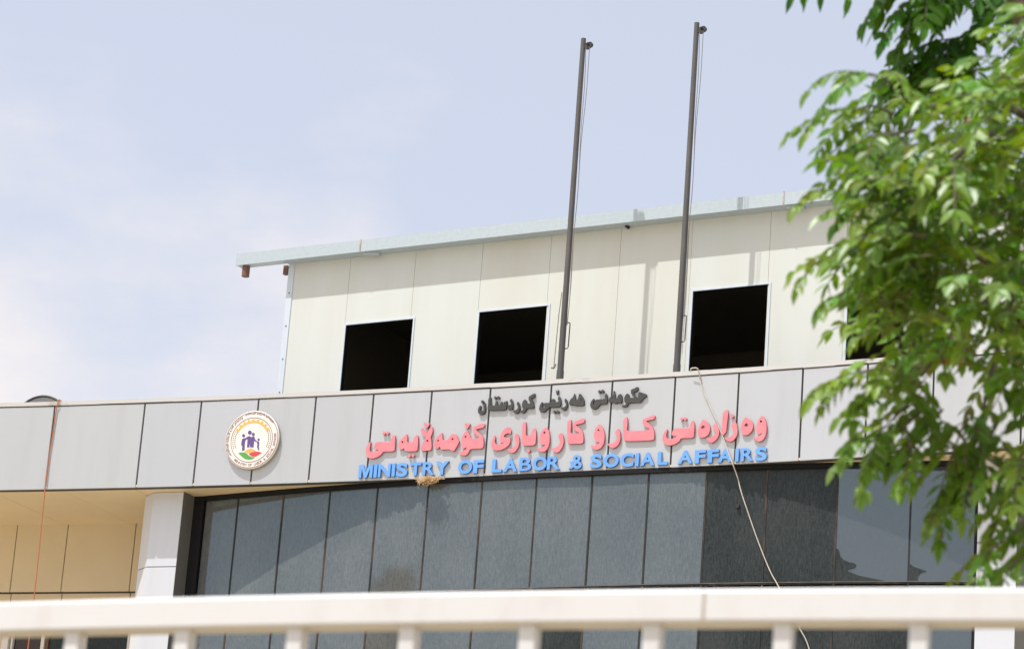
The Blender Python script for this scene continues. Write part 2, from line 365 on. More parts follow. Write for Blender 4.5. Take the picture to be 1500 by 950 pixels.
# ------------------------------------------------------------------ rooftop cabin
K = empty('rooftop_cabin', (0, 1.85, Z(11.5)), 'cream prefabricated cabin with four open black windows on the flat roof', 'cabin')
CF = Matrix.Rotation(math.atan(-.0887), 4, 'Z')            # the cabin stands a little askew to the fascia
K.matrix_world = FRAME @ Matrix.Translation((0, 1.85, 0)) @ CF
KS = math.cos(math.atan(.0887))
def X(u): return u/KS                                     # distance along the cabin's own front
def K_(mb, name, m, **k): return mb.build(name, m, k.pop('parent', K), **k)
ZR = Z(11.5); ZT = Z(15.26); ZWT, ZWB = Z(14.115), Z(12.72)
xj = [X(q) for q in (-4.96, -3.91, -2.712, -1.515, -.318, .872, 2.06, 3.33, 4.545, 5.80, 7.0, 8.2, 9.4)]
wins = [(X(-3.885), X(-2.66)), (X(-1.485), X(-.285)), (X(2.13), X(3.355)), (X(4.60), X(5.82)), (X(7.05), X(8.25))]
wl = MB()
warm = lambda i: (1, .985, .95) if 3 <= i < 6 else (1, 1, .99)
for i, (a, b) in enumerate(zip(xj[:-1], xj[1:])):
    cutx = [w_ for w_ in wins if w_[0] < b-.05 and w_[1] > a+.05]
    t_ = tuple(p*q for p, q in zip(G(.012), warm(i)))
    segs = []; x = a+.0025
    for w0, w1 in cutx:
        if w0 > x: segs.append((x, w0, 0))
        segs.append((max(x, w0), min(b-.0025, w1), 1)); x = min(b-.0025, w1)
    if x < b-.0025-1e-4: segs.append((x, b-.0025, 0))
    for x0, x1, hole in segs:
        if x1-x0 < 1e-4: continue
        if hole:
            wl.box(x0, x1, 0, .05, ZWT, ZT, t_); wl.box(x0, x1, 0, .05, ZR, ZWB, t_)
        else: wl.box(x0, x1, 0, .05, ZR, ZT, t_)
K_(wl, 'wall', M['cream'])
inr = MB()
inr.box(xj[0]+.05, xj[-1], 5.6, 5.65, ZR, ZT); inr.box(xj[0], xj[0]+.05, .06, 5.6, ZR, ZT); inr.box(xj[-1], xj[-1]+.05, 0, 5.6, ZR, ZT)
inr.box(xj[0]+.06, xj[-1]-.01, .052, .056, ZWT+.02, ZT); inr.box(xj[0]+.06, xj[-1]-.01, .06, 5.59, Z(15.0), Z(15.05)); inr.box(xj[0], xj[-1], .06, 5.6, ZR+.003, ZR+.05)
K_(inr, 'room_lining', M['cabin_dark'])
es = MB(); es.box(xj[0]-.005, xj[0]-.001, .0, 5.65, ZR, ZT); K_(es, 'end_wall', M['cream'])
for w0, w1 in wins:
    fm = MB(); t = .028
    fm.box(w0-t, w0, -.012, .07, ZWB-t, ZWT+t); fm.box(w1, w1+t, -.012, .07, ZWB-t, ZWT+t)
    fm.box(w0, w1, -.012, .07, ZWT, ZWT+t); fm.box(w0, w1, -.012, .07, ZWB-t, ZWB)
    wo = K_(fm, 'window_frame', M['trim'])
    rv = MB(); rv.box(w0, w0+.012, -.006, .068, ZWB, ZWT); rv.box(w0+.012, w1, .0, .068, ZWT-.008, ZWT); K_(rv, 'window_gasket', M['frame_dark'], parent=wo)
ct = MB(); ct.hexa([(xj[0]-.105, -.012), (xj[0]+.003, -.012), (xj[0]+.003, -.002), (xj[0]-.02, -.002), (xj[0]-.02, .10), (xj[0]-.105, .10)], ZR, ZT)
for k in range(6): ct.tube([(xj[0]-.05, -.018, ZR+.5+k*.55), (xj[0]-.05, -.008, ZR+.5+k*.55)], .012, 6, mi=1)
K_(ct, 'corner_trim', [M['trim'], M['joint']])
OV = .225
xe0, xe1 = X(-5.95), xj[-1]+.5
ef = MB(); sj = [xe0, X(-3.61), X(3.62), X(7.3), xe1]
for a, b in zip(sj[:-1], sj[1:]): ef.box(a+.004, b-.004, -OV-.004, -OV+.02, Z(15.232), Z(15.428), G(.02))
ef.box(xj[0]-.11, xe1, -OV+.022, -.003, Z(15.236), Z(15.245)); ef.box(xe0+.014, xj[0]-.112, -OV+.022, -OV+.158, Z(15.236), Z(15.245))
ef.box(xe0+.003, X(-5.06), -OV+.16, -OV+.17, Z(15.236), Z(15.40)); ef.box(xe0+.003, xe0+.012, -OV+.022, -OV+.158, Z(15.25), Z(15.42))
EF = K_(ef, 'eave_flashing', M['galv'])
for q in (X(-3.61), X(3.62)):
    ru = MB(); ru.box(q-.010, q+.010, -OV-.012, -OV-.002, Z(15.225), Z(15.44)); K_(ru, 'rusty_seam', M['rust'], parent=EF)
for q in (X(-3.44), X(3.78)):
    tb = MB(); tb.hexa([(q-.12, -OV+.04), (q+.12, -OV+.10), (q+.12, -OV+.16), (q-.12, -OV+.07)], Z(15.19), Z(15.235)); K_(tb, 'flashing_tab', M['galv'], parent=EF)
rf = MB(); rf.box(xj[0]-.10, xe1-.02, -OV+.03, 6.0, Z(15.27), Z(15.40)); K_(rf, 'roof', M['galv'])
dp = MB(); dp.tube([(X(-5.80), -OV+.09, Z(15.06)), (X(-5.80), -OV+.09, Z(15.24))], .062, 14); K_(dp, 'drain_pipe', M['brown_pipe'])
bk = MB(); bk.box(X(-5.09)-.10, X(-5.09)-.03, .02, .09, Z(15.09), Z(15.24)); K_(bk, 'bracket', M['brown_pipe'])
hl = MB(); hl.tube([(X(1.0), -.03, Z(15.225)), (X(1.0), -.09, Z(15.23))], .028, 10); K_(hl, 'conduit_stub', M['iron'])
lc = MB()
for x_, z0, z1 in ((X(1.93), 12.6, 15.2), (X(1.99), 13.2, 15.1)): lc.tube([(x_, -.02, Z(z0)), (x_+.012, -.025, Z((z0+z1)/2)), (x_-.005, -.02, Z(z1))], .006, 5)
K_(lc, 'wall_cord', M['rope'])

# ------------------------------------------------------------------ flagpoles
def flagpole(u, h_top, label, r=.048, loose=True):
    v = .607
    t = empty('flagpole', (u, v, Z(11.5)), label, 'flagpole', 'flagpoles on the roof edge')
    H = h_top-11.5; m = MB()
    m.tube([(0, 0, .002), (0, 0, 1.16)], r+.006, 16); m.tube([(0, 0, 1.16), (0, 0, H*.5), (0, 0, H)], r, 16, r*.80)
    m.build('pole', M['pole'], t, smooth=False)
    p = MB(); z = H-.10
    p.box(.03, .115, -.012, .012, z-.03, z+.02)
    for k, (dx, dz) in enumerate(((.075, -.02), (.115, 0))):
        p.tube([(dx, -.024, z+dz-.01), (dx, .024, z+dz-.01)], .048-.006*k, 14)
    p.tube([(.085, -.035, z+.01), (.085, .035, z+.01)], .015, 8)
    p.build('pulley', M['iron'], t)
    for dx, bow in ((.062, .035), (.125, .02)):
        hy = MB(); n = 14; pts = []
        for i in range(n+1):
            q = i/n; pts.append((dx*(1-q)+.068*q+bow*math.sin(q*math.pi)*(-.6 if dx > .1 else .5)+.008*math.sin(q*17+dx*90), -.02, z-.05-q*(H-2.0)))
        hy.tube(pts, .0055, 5); hy.build('halyard', M['rope'], t)
    c = MB(); z = 1.50
    c.tube([(.045, 0, z+.40), (.098, 0, z+.385), (.102, 0, z+.36), (.098, 0, z+.02), (.092, 0, z), (.045, 0, z-.005)], .009, 8)
    c.build('cleat_handle', M['iron'], t)
    if loose:
        l = MB(); l.tube([(-.04, -.05, 2.35), (-.062, -.055, 2.0), (-.075, -.05, 1.6), (-.085, -.05, 1.22)], .007, 5); l.tube([(-.12, -.05, 1.2), (-.085, -.06, 1.19), (-.06, -.045, 1.25)], .016, 6)
        l.build('rope_end', M['rope'], t)
    return t
flagpole(.546, 17.872, 'steel flagpole just right of the second cabin window, frayed rope end at its foot')
flagpole(2.36, 17.94, 'steel flagpole at the left edge of the third cabin window', loose=False)

# ------------------------------------------------------------------ lettering
def shape_mesh(polys, depth, mats, name, parent, org, chaikin=True):
    """polygons in (u, h) -> letter standing off the hollow fascia"""
    cu = bpy.data.curves.new(name, 'CURVE'); cu.dimensions = '2D'; cu.fill_mode = 'BOTH'; cu.extrude = depth/2
    for pl in polys:
        pts = pl
        if chaikin:
            q = []
            for i in range(len(pts)):
                a, b = pts[i], pts[(i+1) % len(pts)]
                q += [(a[0]*.84+b[0]*.16, a[1]*.84+b[1]*.16), (a[0]*.16+b[0]*.84, a[1]*.16+b[1]*.84)]
            pts = q
        sp_ = cu.splines.new('POLY'); sp_.points.add(len(pts)-1); sp_.use_cyclic_u = True
        for p, (x, y) in zip(sp_.points, pts): p.co = (x, y, 0, 1)
    return finish(cu, depth, mats, name, parent, org)
def finish(cu, depth, mats, name, parent, org, fit=None, mirror=False, gap=.002):
    ob = bpy.data.objects.new('tmp', cu); COL.objects.link(ob)
    bpy.context.view_layer.update()
    dg = bpy.context.evaluated_depsgraph_get()
    me = bpy.data.meshes.new_from_object(ob.evaluated_get(dg)); COL.objects.unlink(ob); bpy.data.objects.remove(ob)
    vs = [v.co.copy() for v in me.vertices]
    if fit:
        x0 = min(v.x for v in vs); x1 = max(v.x for v in vs); y0 = min(v.y for v in vs); y1 = max(v.y for v in vs)
        for v in vs:
            k = (v.x-x0)/(x1-x0); k = 1-k if mirror else k
            v.x = fit[0]+k*(fit[1]-fit[0]); v.y = fit[2]+(v.y-y0)/(y1-y0)*(fit[3]-fit[2])
    for v, o_ in zip(me.vertices, vs):
        front = o_.z > 0
        v.co = (o_.x-org[0], vf(o_.x)-gap-(depth if front else 0)-org[1], EYE+o_.y-org[2])
    me.materials.clear()
    for q in mats: me.materials.append(q)
    me.update()
    for p in me.polygons: p.material_index = 0 if abs(p.normal.y) > .7 else 1
    o = bpy.data.objects.new(name, me); COL.objects.link(o); o.parent = parent
    return o
PINK = [[[[-1813,11669],[-1794,11631],[-1791,11525],[-1788,11417],[-1977,11418],[-1999,11378],[-2048,11343],[-2124,11321],[-2186,11323],[-2228,11349],[-2249,11395],[-2256,11461],[-2244,11518],[-2209,11565],[-2188,11577],[-2193,11516],[-2196,11450],[-2178,11425],[-2133,11417],[-2087,11428],[-2049,11449],[-2093,11453],[-2120,11472],[-2128,11497],[-2115,11545],[-2087,11567],[-1863,11559],[-1859,11609],[-1841,11649]]],[[[-1988,11725],[-1955,11696],[-1981,11666],[-2015,11696]]],[[[-1930,11728],[-1898,11699],[-1923,11669],[-1958,11698]]],[[[-1442,11653],[-1425,11616],[-1420,11510],[-1421,11403],[-1610,11408],[-1629,11437],[-1639,11458],[-1665,11439],[-1700,11441],[-1726,11461],[-1737,11515],[-1721,11571],[-1681,11614],[-1641,11649],[-1613,11673],[-1599,11623],[-1597,11542],[-1497,11547],[-1498,11603],[-1470,11634]],[[-1654,11550],[-1661,11537],[-1679,11537],[-1689,11552],[-1681,11566],[-1664,11565]]],[[[-1546,11370],[-1514,11341],[-1540,11311],[-1573,11340]]],[[[-1487,11370],[-1455,11341],[-1481,11311],[-1514,11340]]],[[[-1359,11405],[-1365,11454],[-1351,11518],[-1314,11582],[-1299,11605],[-1335,11623],[-1378,11674],[-1393,11723],[-1377,11759],[-1343,11713],[-1305,11675],[-1284,11662],[-1272,11702],[-1250,11746],[-1216,11771],[-1198,11715],[-1208,11659],[-1227,11602],[-1210,11561],[-1195,11471],[-1202,11408]],[[-1255,11555],[-1263,11541],[-1280,11542],[-1290,11556],[-1283,11570],[-1265,11569]]],[[[-1359,11821],[-1335,11835],[-1302,11791],[-1275,11828],[-1254,11811],[-1292,11745],[-1313,11748]]],[[[-1049,11672],[-1036,11627],[-1031,11566],[-1000,11551],[-941,11558],[-911,11613],[-879,11640],[-836,11639],[-802,11601],[-779,11551],[-760,11524],[-786,11459],[-831,11382],[-861,11381],[-911,11413],[-1031,11410],[-1055,11433],[-1064,11464],[-1091,11428],[-1133,11438],[-1158,11478],[-1156,11559],[-1126,11606],[-1085,11637]],[[-1084,11550],[-1091,11538],[-1106,11539],[-1115,11552],[-1108,11564],[-1093,11563]],[[-852,11562],[-860,11549],[-877,11549],[-887,11564],[-879,11578],[-862,11577]]],[[[-380,11776],[-372,11747],[-396,11714],[-455,11705],[-510,11691],[-477,11659],[-413,11612],[-379,11566],[-367,11485],[-372,11403],[-574,11404],[-596,11356],[-628,11313],[-670,11307],[-723,11325],[-763,11369],[-710,11371],[-668,11381],[-632,11416],[-646,11431],[-679,11406],[-705,11419],[-727,11468],[-728,11565],[-698,11637],[-653,11685],[-602,11624],[-574,11557],[-468,11552],[-439,11567],[-498,11608],[-558,11659],[-561,11720],[-501,11749],[-443,11771]],[[-647,11590],[-654,11576],[-672,11577],[-681,11591],[-674,11605],[-657,11604]]],[[[-699,11786],[-672,11791],[-651,11752],[-627,11794],[-605,11774],[-645,11705],[-666,11712]]],[[[14,11708],[55,11646],[50,11596],[13,11616],[-37,11602],[-63,11563],[-7,11546],[40,11550],[56,11501],[36,11438],[-12,11398],[-86,11365],[-162,11361],[-219,11383],[-244,11442],[-241,11514],[-205,11597],[-188,11560],[-196,11488],[-170,11455],[-126,11448],[-76,11461],[-44,11476],[-95,11474],[-123,11509],[-115,11565],[-83,11644],[-35,11690]]],[[[141,11608],[181,11552],[200,11479],[185,11398],[146,11335],[113,11313],[71,11319],[19,11363],[36,11380],[91,11381],[139,11425],[150,11469],[114,11527],[114,11571]]],[[[273,11774],[284,11699],[289,11561],[365,11562],[380,11607],[386,11638],[420,11675],[446,11627],[454,11531],[450,11413],[250,11414],[234,11541],[229,11662],[219,11734],[240,11758]]],[[[346,11371],[382,11338],[353,11304],[315,11338]]],[[[602,11676],[650,11618],[669,11537],[672,11441],[653,11362],[613,11315],[570,11308],[518,11327],[471,11376],[532,11370],[577,11380],[610,11415],[562,11413],[527,11438],[508,11497],[524,11584],[562,11646]],[[601,11595],[593,11580],[574,11581],[564,11596],[572,11611],[590,11610]]],[[[844,11583],[880,11530],[895,11449],[882,11377],[840,11307],[799,11288],[748,11303],[708,11356],[760,11360],[817,11389],[840,11436],[828,11480],[801,11525],[816,11564]]],[[[984,11770],[991,11676],[989,11563],[1115,11556],[1133,11563],[1070,11596],[1021,11638],[1026,11722],[1076,11743],[1141,11768],[1183,11775],[1199,11753],[1189,11712],[1130,11699],[1054,11686],[1117,11645],[1163,11603],[1189,11546],[1199,11466],[1195,11405],[956,11408],[940,11519],[935,11638],[928,11735],[954,11757]]],[[[1436,11677],[1488,11619],[1519,11538],[1525,11450],[1513,11378],[1481,11325],[1425,11300],[1374,11310],[1335,11340],[1313,11370],[1379,11367],[1427,11383],[1459,11413],[1409,11411],[1369,11449],[1354,11522],[1370,11609],[1400,11655]],[[1440,11589],[1432,11576],[1416,11577],[1406,11591],[1414,11604],[1430,11604]]],[[[1731,11599],[1762,11536],[1772,11457],[1756,11377],[1716,11332],[1664,11310],[1617,11329],[1570,11384],[1646,11382],[1694,11412],[1726,11451],[1707,11495],[1680,11540],[1700,11575]]],[[[1849,11767],[1862,11721],[1864,11626],[1860,11555],[2066,11546],[2197,11551],[2210,11570],[2145,11599],[2104,11635],[2095,11708],[2137,11726],[2201,11750],[2270,11767],[2285,11745],[2263,11705],[2204,11697],[2143,11684],[2199,11647],[2253,11597],[2284,11525],[2288,11454],[2283,11398],[1836,11404],[1812,11486],[1804,11605],[1796,11716],[1821,11747]]],[[[2865,11659],[2891,11602],[2892,11508],[2890,11401],[2693,11407],[2679,11369],[2632,11336],[2568,11312],[2494,11312],[2443,11342],[2417,11392],[2418,11455],[2439,11509],[2475,11558],[2487,11530],[2466,11468],[2476,11427],[2513,11403],[2562,11404],[2602,11420],[2635,11438],[2584,11440],[2549,11464],[2562,11518],[2590,11555],[2823,11545],[2828,11601],[2842,11636]]],[[[2689,11712],[2719,11683],[2694,11655],[2663,11683]]],[[[2744,11713],[2773,11685],[2749,11656],[2717,11685]]],[[[3028,11664],[3089,11614],[3129,11549],[3130,11487],[3108,11432],[3059,11403],[3003,11395],[2965,11416],[2944,11466],[2949,11528],[2982,11604],[3003,11642]],[[3025,11575],[3050,11561],[3047,11534],[3011,11524],[2993,11537],[3001,11560]]],[[[3216,11598],[3253,11537],[3273,11466],[3261,11395],[3222,11343],[3167,11311],[3117,11333],[3076,11383],[3146,11395],[3201,11423],[3221,11459],[3193,11505],[3164,11550],[3188,11580]]],[[[3375,11786],[3392,11739],[3383,11592],[3375,11460],[3324,11402],[3305,11425],[3311,11534],[3308,11651],[3311,11744],[3344,11770]]],[[[3493,11617],[3526,11568],[3546,11489],[3543,11404],[3497,11335],[3449,11314],[3392,11334],[3352,11370],[3430,11379],[3480,11414],[3492,11452],[3463,11506],[3447,11557],[3471,11587]]],[[[3449,11720],[3485,11685],[3455,11651],[3417,11686]]],[[[3656,11658],[3714,11627],[3759,11578],[3778,11523],[3765,11461],[3727,11416],[3678,11394],[3626,11406],[3598,11448],[3590,11510],[3610,11587],[3632,11636]],[[3677,11571],[3704,11542],[3696,11520],[3664,11520],[3641,11534],[3654,11557]]],[[[3905,11666],[3949,11613],[3974,11534],[3979,11441],[3962,11356],[3923,11304],[3868,11291],[3819,11318],[3774,11370],[3841,11359],[3891,11383],[3921,11421],[3871,11392],[3834,11417],[3817,11482],[3829,11550],[3865,11634]],[[3909,11579],[3900,11563],[3880,11565],[3870,11581],[3879,11597],[3898,11596]]]]
DARK = [[[[-395,12087],[-382,12028],[-380,11966],[-400,11925],[-435,11909],[-480,11922],[-503,11965],[-496,12020],[-469,12054],[-455,12038],[-469,11984],[-447,11964],[-415,11969],[-408,12002],[-423,12057],[-410,12084]]],[[[-442,12135],[-411,12106],[-436,12077],[-469,12106]]],[[[-311,12178],[-308,12106],[-301,12041],[-236,12038],[-235,12075],[-217,12115],[-198,12080],[-191,12040],[-155,12043],[-145,12081],[-127,12097],[-116,12052],[-100,12054],[-93,12099],[-80,12057],[-70,12091],[-48,12102],[-46,12025],[-59,11961],[-347,11969],[-347,12053],[-348,12150]]],[[[-242,12182],[-213,12156],[-236,12130],[-266,12156]]],[[[-193,12183],[-165,12157],[-188,12130],[-217,12157]]],[[[9,12134],[43,12089],[56,12027],[45,11964],[-26,11966],[-28,12031],[17,12037],[20,12063],[-4,12091]]],[[[124,12087],[155,12035],[167,11980],[150,11919],[117,11899],[77,11915],[51,11952],[96,11948],[128,11970],[133,12002],[108,12045]]],[[[385,12193],[390,12153],[377,12132],[330,12114],[368,12059],[387,12010],[383,11967],[270,11970],[257,11927],[221,11901],[169,11924],[156,11940],[204,11944],[222,11963],[198,11992],[194,12047],[207,12087],[238,12108],[260,12078],[275,12037],[322,12042],[323,12054],[294,12096],[291,12144],[337,12171]]],[[[777,12124],[804,12073],[808,12012],[793,11967],[665,11967],[624,11972],[595,11940],[561,11908],[526,11900],[485,11912],[467,11955],[477,12009],[507,12057],[520,12047],[510,11987],[528,11960],[563,11969],[584,11980],[548,11984],[530,12006],[544,12037],[623,12037],[649,12042],[657,12088],[690,12094],[703,12079],[706,12041],[756,12040],[769,12062],[750,12083],[760,12110]]],[[[710,12226],[734,12194],[751,12227],[758,12198],[741,12149],[728,12153]]],[[[715,11922],[744,11895],[721,11868],[690,11895]]],[[[764,11919],[793,11892],[769,11865],[739,11892]]],[[[875,12088],[905,12048],[917,11986],[896,11925],[860,11909],[823,11929],[805,11953],[850,11954],[882,11974],[887,12001],[863,12043],[860,12077]]],[[[1009,12159],[1025,12109],[1034,12056],[1057,12054],[1073,12086],[1080,12133],[1094,12154],[1139,12096],[1168,12047],[1169,11981],[1155,11965],[1026,11971],[1003,11986],[993,11983],[938,11990],[935,12032],[953,12072],[988,12097]],[[1129,12056],[1125,12048],[1115,12048],[1109,12057],[1114,12065],[1123,12064]]],[[[1503,12132],[1524,12095],[1532,12041],[1522,11972],[1417,11971],[1398,11939],[1363,11910],[1321,11905],[1279,11925],[1265,11974],[1276,12021],[1313,12065],[1323,12052],[1309,11999],[1320,11971],[1352,11968],[1380,11971],[1336,11989],[1336,12024],[1352,12045],[1480,12045],[1496,12057],[1484,12084],[1489,12110]]],[[[1397,12188],[1427,12159],[1402,12131],[1370,12159]]],[[[1444,12192],[1474,12163],[1449,12135],[1417,12164]]],[[[1628,12162],[1648,12095],[1653,12035],[1677,12037],[1688,12086],[1726,12112],[1751,12082],[1755,12015],[1741,11966],[1710,11978],[1692,11983],[1669,11967],[1633,11976],[1618,11993],[1576,11982],[1553,11999],[1556,12059],[1591,12078],[1614,12096],[1613,12151]],[[1616,12058],[1612,12050],[1602,12051],[1596,12059],[1601,12067],[1611,12066]]],[[[1994,12194],[1995,12159],[1973,12135],[1924,12118],[1951,12064],[1979,12044],[2006,12039],[2001,12068],[2006,12101],[2020,12119],[2052,12110],[2132,12080],[2128,12046],[2087,12028],[2055,11983],[2041,11963],[1970,11967],[1858,11967],[1848,11928],[1813,11909],[1763,11918],[1751,11931],[1811,11942],[1820,11959],[1792,11992],[1788,12053],[1814,12101],[1842,12109],[1863,12076],[1863,12044],[1936,12036],[1943,12046],[1909,12080],[1886,12108],[1886,12162],[1936,12177],[1969,12195]]]]
EN = [["M", -2.347, -2.114, 11.03, 11.229], ["I", -2.104, -2.037, 11.032, 11.231], ["N", -2.027, -1.828, 11.034, 11.233], ["I", -1.807, -1.754, 11.037, 11.235], ["S", -1.735, -1.556, 11.034, 11.232], ["T", -1.516, -1.337, 11.037, 11.235], ["R", -1.313, -1.121, 11.037, 11.235], ["Y", -1.084, -0.887, 11.038, 11.235], ["O", -0.745, -0.523, 11.038, 11.235], ["F", -0.505, -0.339, 11.036, 11.232], ["L", -0.211, -0.053, 11.038, 11.233], ["A", -0.028, 0.191, 11.037, 11.232], ["B", 0.22, 0.409, 11.041, 11.236], ["O", 0.433, 0.651, 11.042, 11.237], ["R", 0.656, 0.855, 11.042, 11.236], ["&", 0.994, 1.198, 11.042, 11.235], ["S", 1.326, 1.506, 11.04, 11.233], ["O", 1.534, 1.764, 11.039, 11.231], ["C", 1.791, 1.993, 11.035, 11.226], ["I", 2.015, 2.081, 11.032, 11.224], ["A", 2.098, 2.314, 11.033, 11.224], ["L", 2.359, 2.514, 11.034, 11.224], ["A", 2.668, 2.888, 11.033, 11.223], ["F", 2.921, 3.086, 11.029, 11.219], ["F", 3.118, 3.282, 11.029, 11.219], ["A", 3.272, 3.487, 11.026, 11.215], ["I", 3.517, 3.592, 11.025, 11.213], ["R", 3.613, 3.799, 11.023, 11.211], ["S", 3.825, 3.998, 11.022, 11.209]]
def signline(label, org): return empty('sign_lettering', org, label, 'sign lettering', 'raised lettering on the fascia')
org = (.8, 0, Z(11.25)); tp = signline('large faded pink Kurdish lettering running along the middle of the white fascia', org)
for q in PINK:
    P = [[(a/1000, b/1000) for a, b in pl] for pl in q]
    shape_mesh(P, .034, [M['pink'], M['pink_side']], 'letter' if len(P[0]) > 7 else 'letter_dot', tp, org)
org = (.7, 0, Z(11.9)); td = signline('small charcoal Kurdish lettering along the top of the white fascia', org)
for q in DARK:
    P = [[(a/1000, b/1000) for a, b in pl] for pl in q]
    shape_mesh(P, .032, [M['black'], M['black_side']], 'letter' if len(P[0]) > 7 else 'letter_dot', td, org)
org = (.8, 0, Z(11.03)); te = signline('blue English capitals along the lower edge of the white fascia', org)
for ch, a, b, z0, z1 in EN:
    if ch == 'M':
        a += .006; b -= .002; fx = lambda x, y: (a+(b-a)*x, z0+(z1-z0)*y)
        shape_mesh([[fx(x, y) for x, y in ((0, 0), (0, 1), (.31, 1), (.5, .40), (.69, 1), (1, 1), (1, 0), (.79, 0), (.79, .70), (.585, 0), (.415, 0), (.21, .70), (.21, 0))]], .034, [M['blue'], M['blue_side']], 'letter', te, org, chaikin=False); continue
    cu = bpy.data.curves.new('letter', 'FONT'); cu.body = ch; cu.size = 1; cu.extrude = .1; cu.offset = {'B': .018, '&': .018, 'R': .026, 'N': .026, 'A': .034}.get(ch, .040)
    if ch == 'Y': a, b = a-.022, b-.012
    if ch == 'I': a, b = (a+b)/2-.026, (a+b)/2+.026
    if ch in 'OSC&': z0 -= .004; z1 += .004
    finish(cu, .034, [M['blue'], M['blue_side']], 'letter', te, org, fit=(a, b, z0, z1), mirror=(ch == '&'))

# ------------------------------------------------------------------ round emblem
EC = (-4.139, 11.667); ER = .449; ED = .062
org = (EC[0], vf(EC[0]), Z(EC[1])); te = empty('round_emblem', org, 'round ivory emblem with purple family figures under a gold gear arc', 'emblem')
d = MB(); n = 64; yb, yf = .0, -ED
sl = -.00531488*2*EC[0]-.00620643
ring = [(math.cos(2*math.pi*i/n), math.sin(2*math.pi*i/n)) for i in range(n)]
vs = [(x*ER, yb+sl*x*ER, z*ER) for x, z in ring]+[(x*ER, yf+.012+sl*x*ER, z*ER) for x, z in ring]+[(x*(ER-.012), yf+sl*x*ER, z*(ER-.012)) for x, z in ring]
d.add(vs, [(i, (i+1) % n, n+(i+1) % n, n+i) for i in range(n)], mi=1)
d.add(vs, [(n+i, n+(i+1) % n, 2*n+(i+1) % n, 2*n+i) for i in range(n)], mi=0)
d.add(vs[2*n:], [tuple(range(n))], mi=0)
d.build('disc', [M['disc'], M['disc_side']], te)
def flat(polys, name, m, lift=.003, parent=te):
    q = MB()
    for pl in polys:
        k = len(pl)
        vs = [(x*ER, yf-lift+sl*x*ER, z*ER) for x, z in pl]+[(x*ER, yf+.004+sl*x*ER, z*ER) for x, z in pl]
        q.add(vs, [tuple(range(k))]+[(i, k+i, k+(i+1) % k, (i+1) % k) for i in range(k)])
    return q.build(name, m, parent)
def band(r0, r1, a0, a1, n=48):
    out_ = []
    for i in range(n):
        p, q = R(a0+(a1-a0)*i/n), R(a0+(a1-a0)*(i+1)/n)
        out_.append([(r0*math.cos(p), r0*math.sin(p)), (r1*math.cos(p), r1*math.sin(p)), (r1*math.cos(q), r1*math.sin(q)), (r0*math.cos(q), r0*math.sin(q))][::-1])
    return out_
flat(band(.945, .966, 0, 360), 'outer_ring', M['ring']); flat(band(.752, .772, 0, 360), 'inner_ring', M['ring'])
gear = band(.585, .655, 28, 152, 30)
for k in range(9):
    a = 32+k*14.5
    gear += [[(r*math.cos(R(a+da)), r*math.sin(R(a+da))) for r, da in ((.65, -4), (.65, 4), (.715, 2.6), (.715, -2.6))]]
flat(gear, 'gear_arc', M['gold'])
for sgn in (-1, 1):
    br = []
    for k in range(9):
        a = (205-k*6.0) if sgn < 0 else (-25+k*6.0)
        for s2 in (-1, 1):
            r_ = .655+s2*.025; t_ = R(a+(8 if sgn > 0 else -8)); ca, sa = math.cos(R(a)), math.sin(R(a))
            c0 = (r_*ca, r_*sa); dx, dy = -math.sin(R(a))*sgn, math.cos(R(a))*sgn
            ox, oy = ca*s2*.5, sa*s2*.5
            ux, uy = dx+ox, dy+oy; l_ = math.hypot(ux, uy); ux, uy = ux/l_*.05, uy/l_*.05; wx, wy = -uy*.34, ux*.34
            br.append([c0, (c0[0]+ux*.5+wx, c0[1]+uy*.5+wy), (c0[0]+ux, c0[1]+uy), (c0[0]+ux*.5-wx, c0[1]+uy*.5-wy)])
    flat(br, 'laurel_branch', M['olive'])
EX = lambda x, y: ((x-399)/266+(y-460)/316*.105, (460-y)/312)
def P2(pts): return [EX(x, y) for x, y in pts]
def C2(x, y, r): return [EX(x+r*.86*math.cos(2*math.pi*i/14), y+r*math.sin(2*math.pi*i/14)) for i in range(14)]
flat([C2(320, 412, 17), C2(381, 381, 22), C2(415, 402, 17), C2(467, 460, 13),
      P2([(308, 445), (340, 438), (355, 428), (362, 442), (338, 462), (332, 500), (330, 570), (305, 575), (307, 520), (296, 515), (300, 470)]),
      P2([(356, 425), (378, 418), (395, 430), (402, 450), (404, 540), (384, 540), (380, 490), (376, 540), (354, 540), (358, 470)]),
      P2([(398, 428), (425, 424), (432, 455), (452, 478), (446, 486), (424, 470), (418, 540), (403, 540), (404, 470)]),
      P2([(450, 482), (470, 478), (474, 500), (470, 535), (474, 575), (462, 570), (452, 535), (456, 510)])], 'family_figures', M['purple'])
flat([P2([(330, 592), (345, 570), (365, 557), (388, 553), (410, 558), (430, 572), (440, 582), (410, 590), (375, 606), (352, 594)])], 'orange_hill', M['orange_em'])
flat([P2([(268, 598), (300, 590), (330, 594), (352, 606), (372, 628), (400, 645), (432, 652), (400, 668), (365, 672), (330, 660), (300, 632)])], 'green_hill', M['green_em'])
flat([P2([(372, 612), (405, 596), (440, 588), (470, 590), (500, 604), (470, 622), (440, 640), (412, 642), (390, 630)])], 'red_hill', M['red_em'])
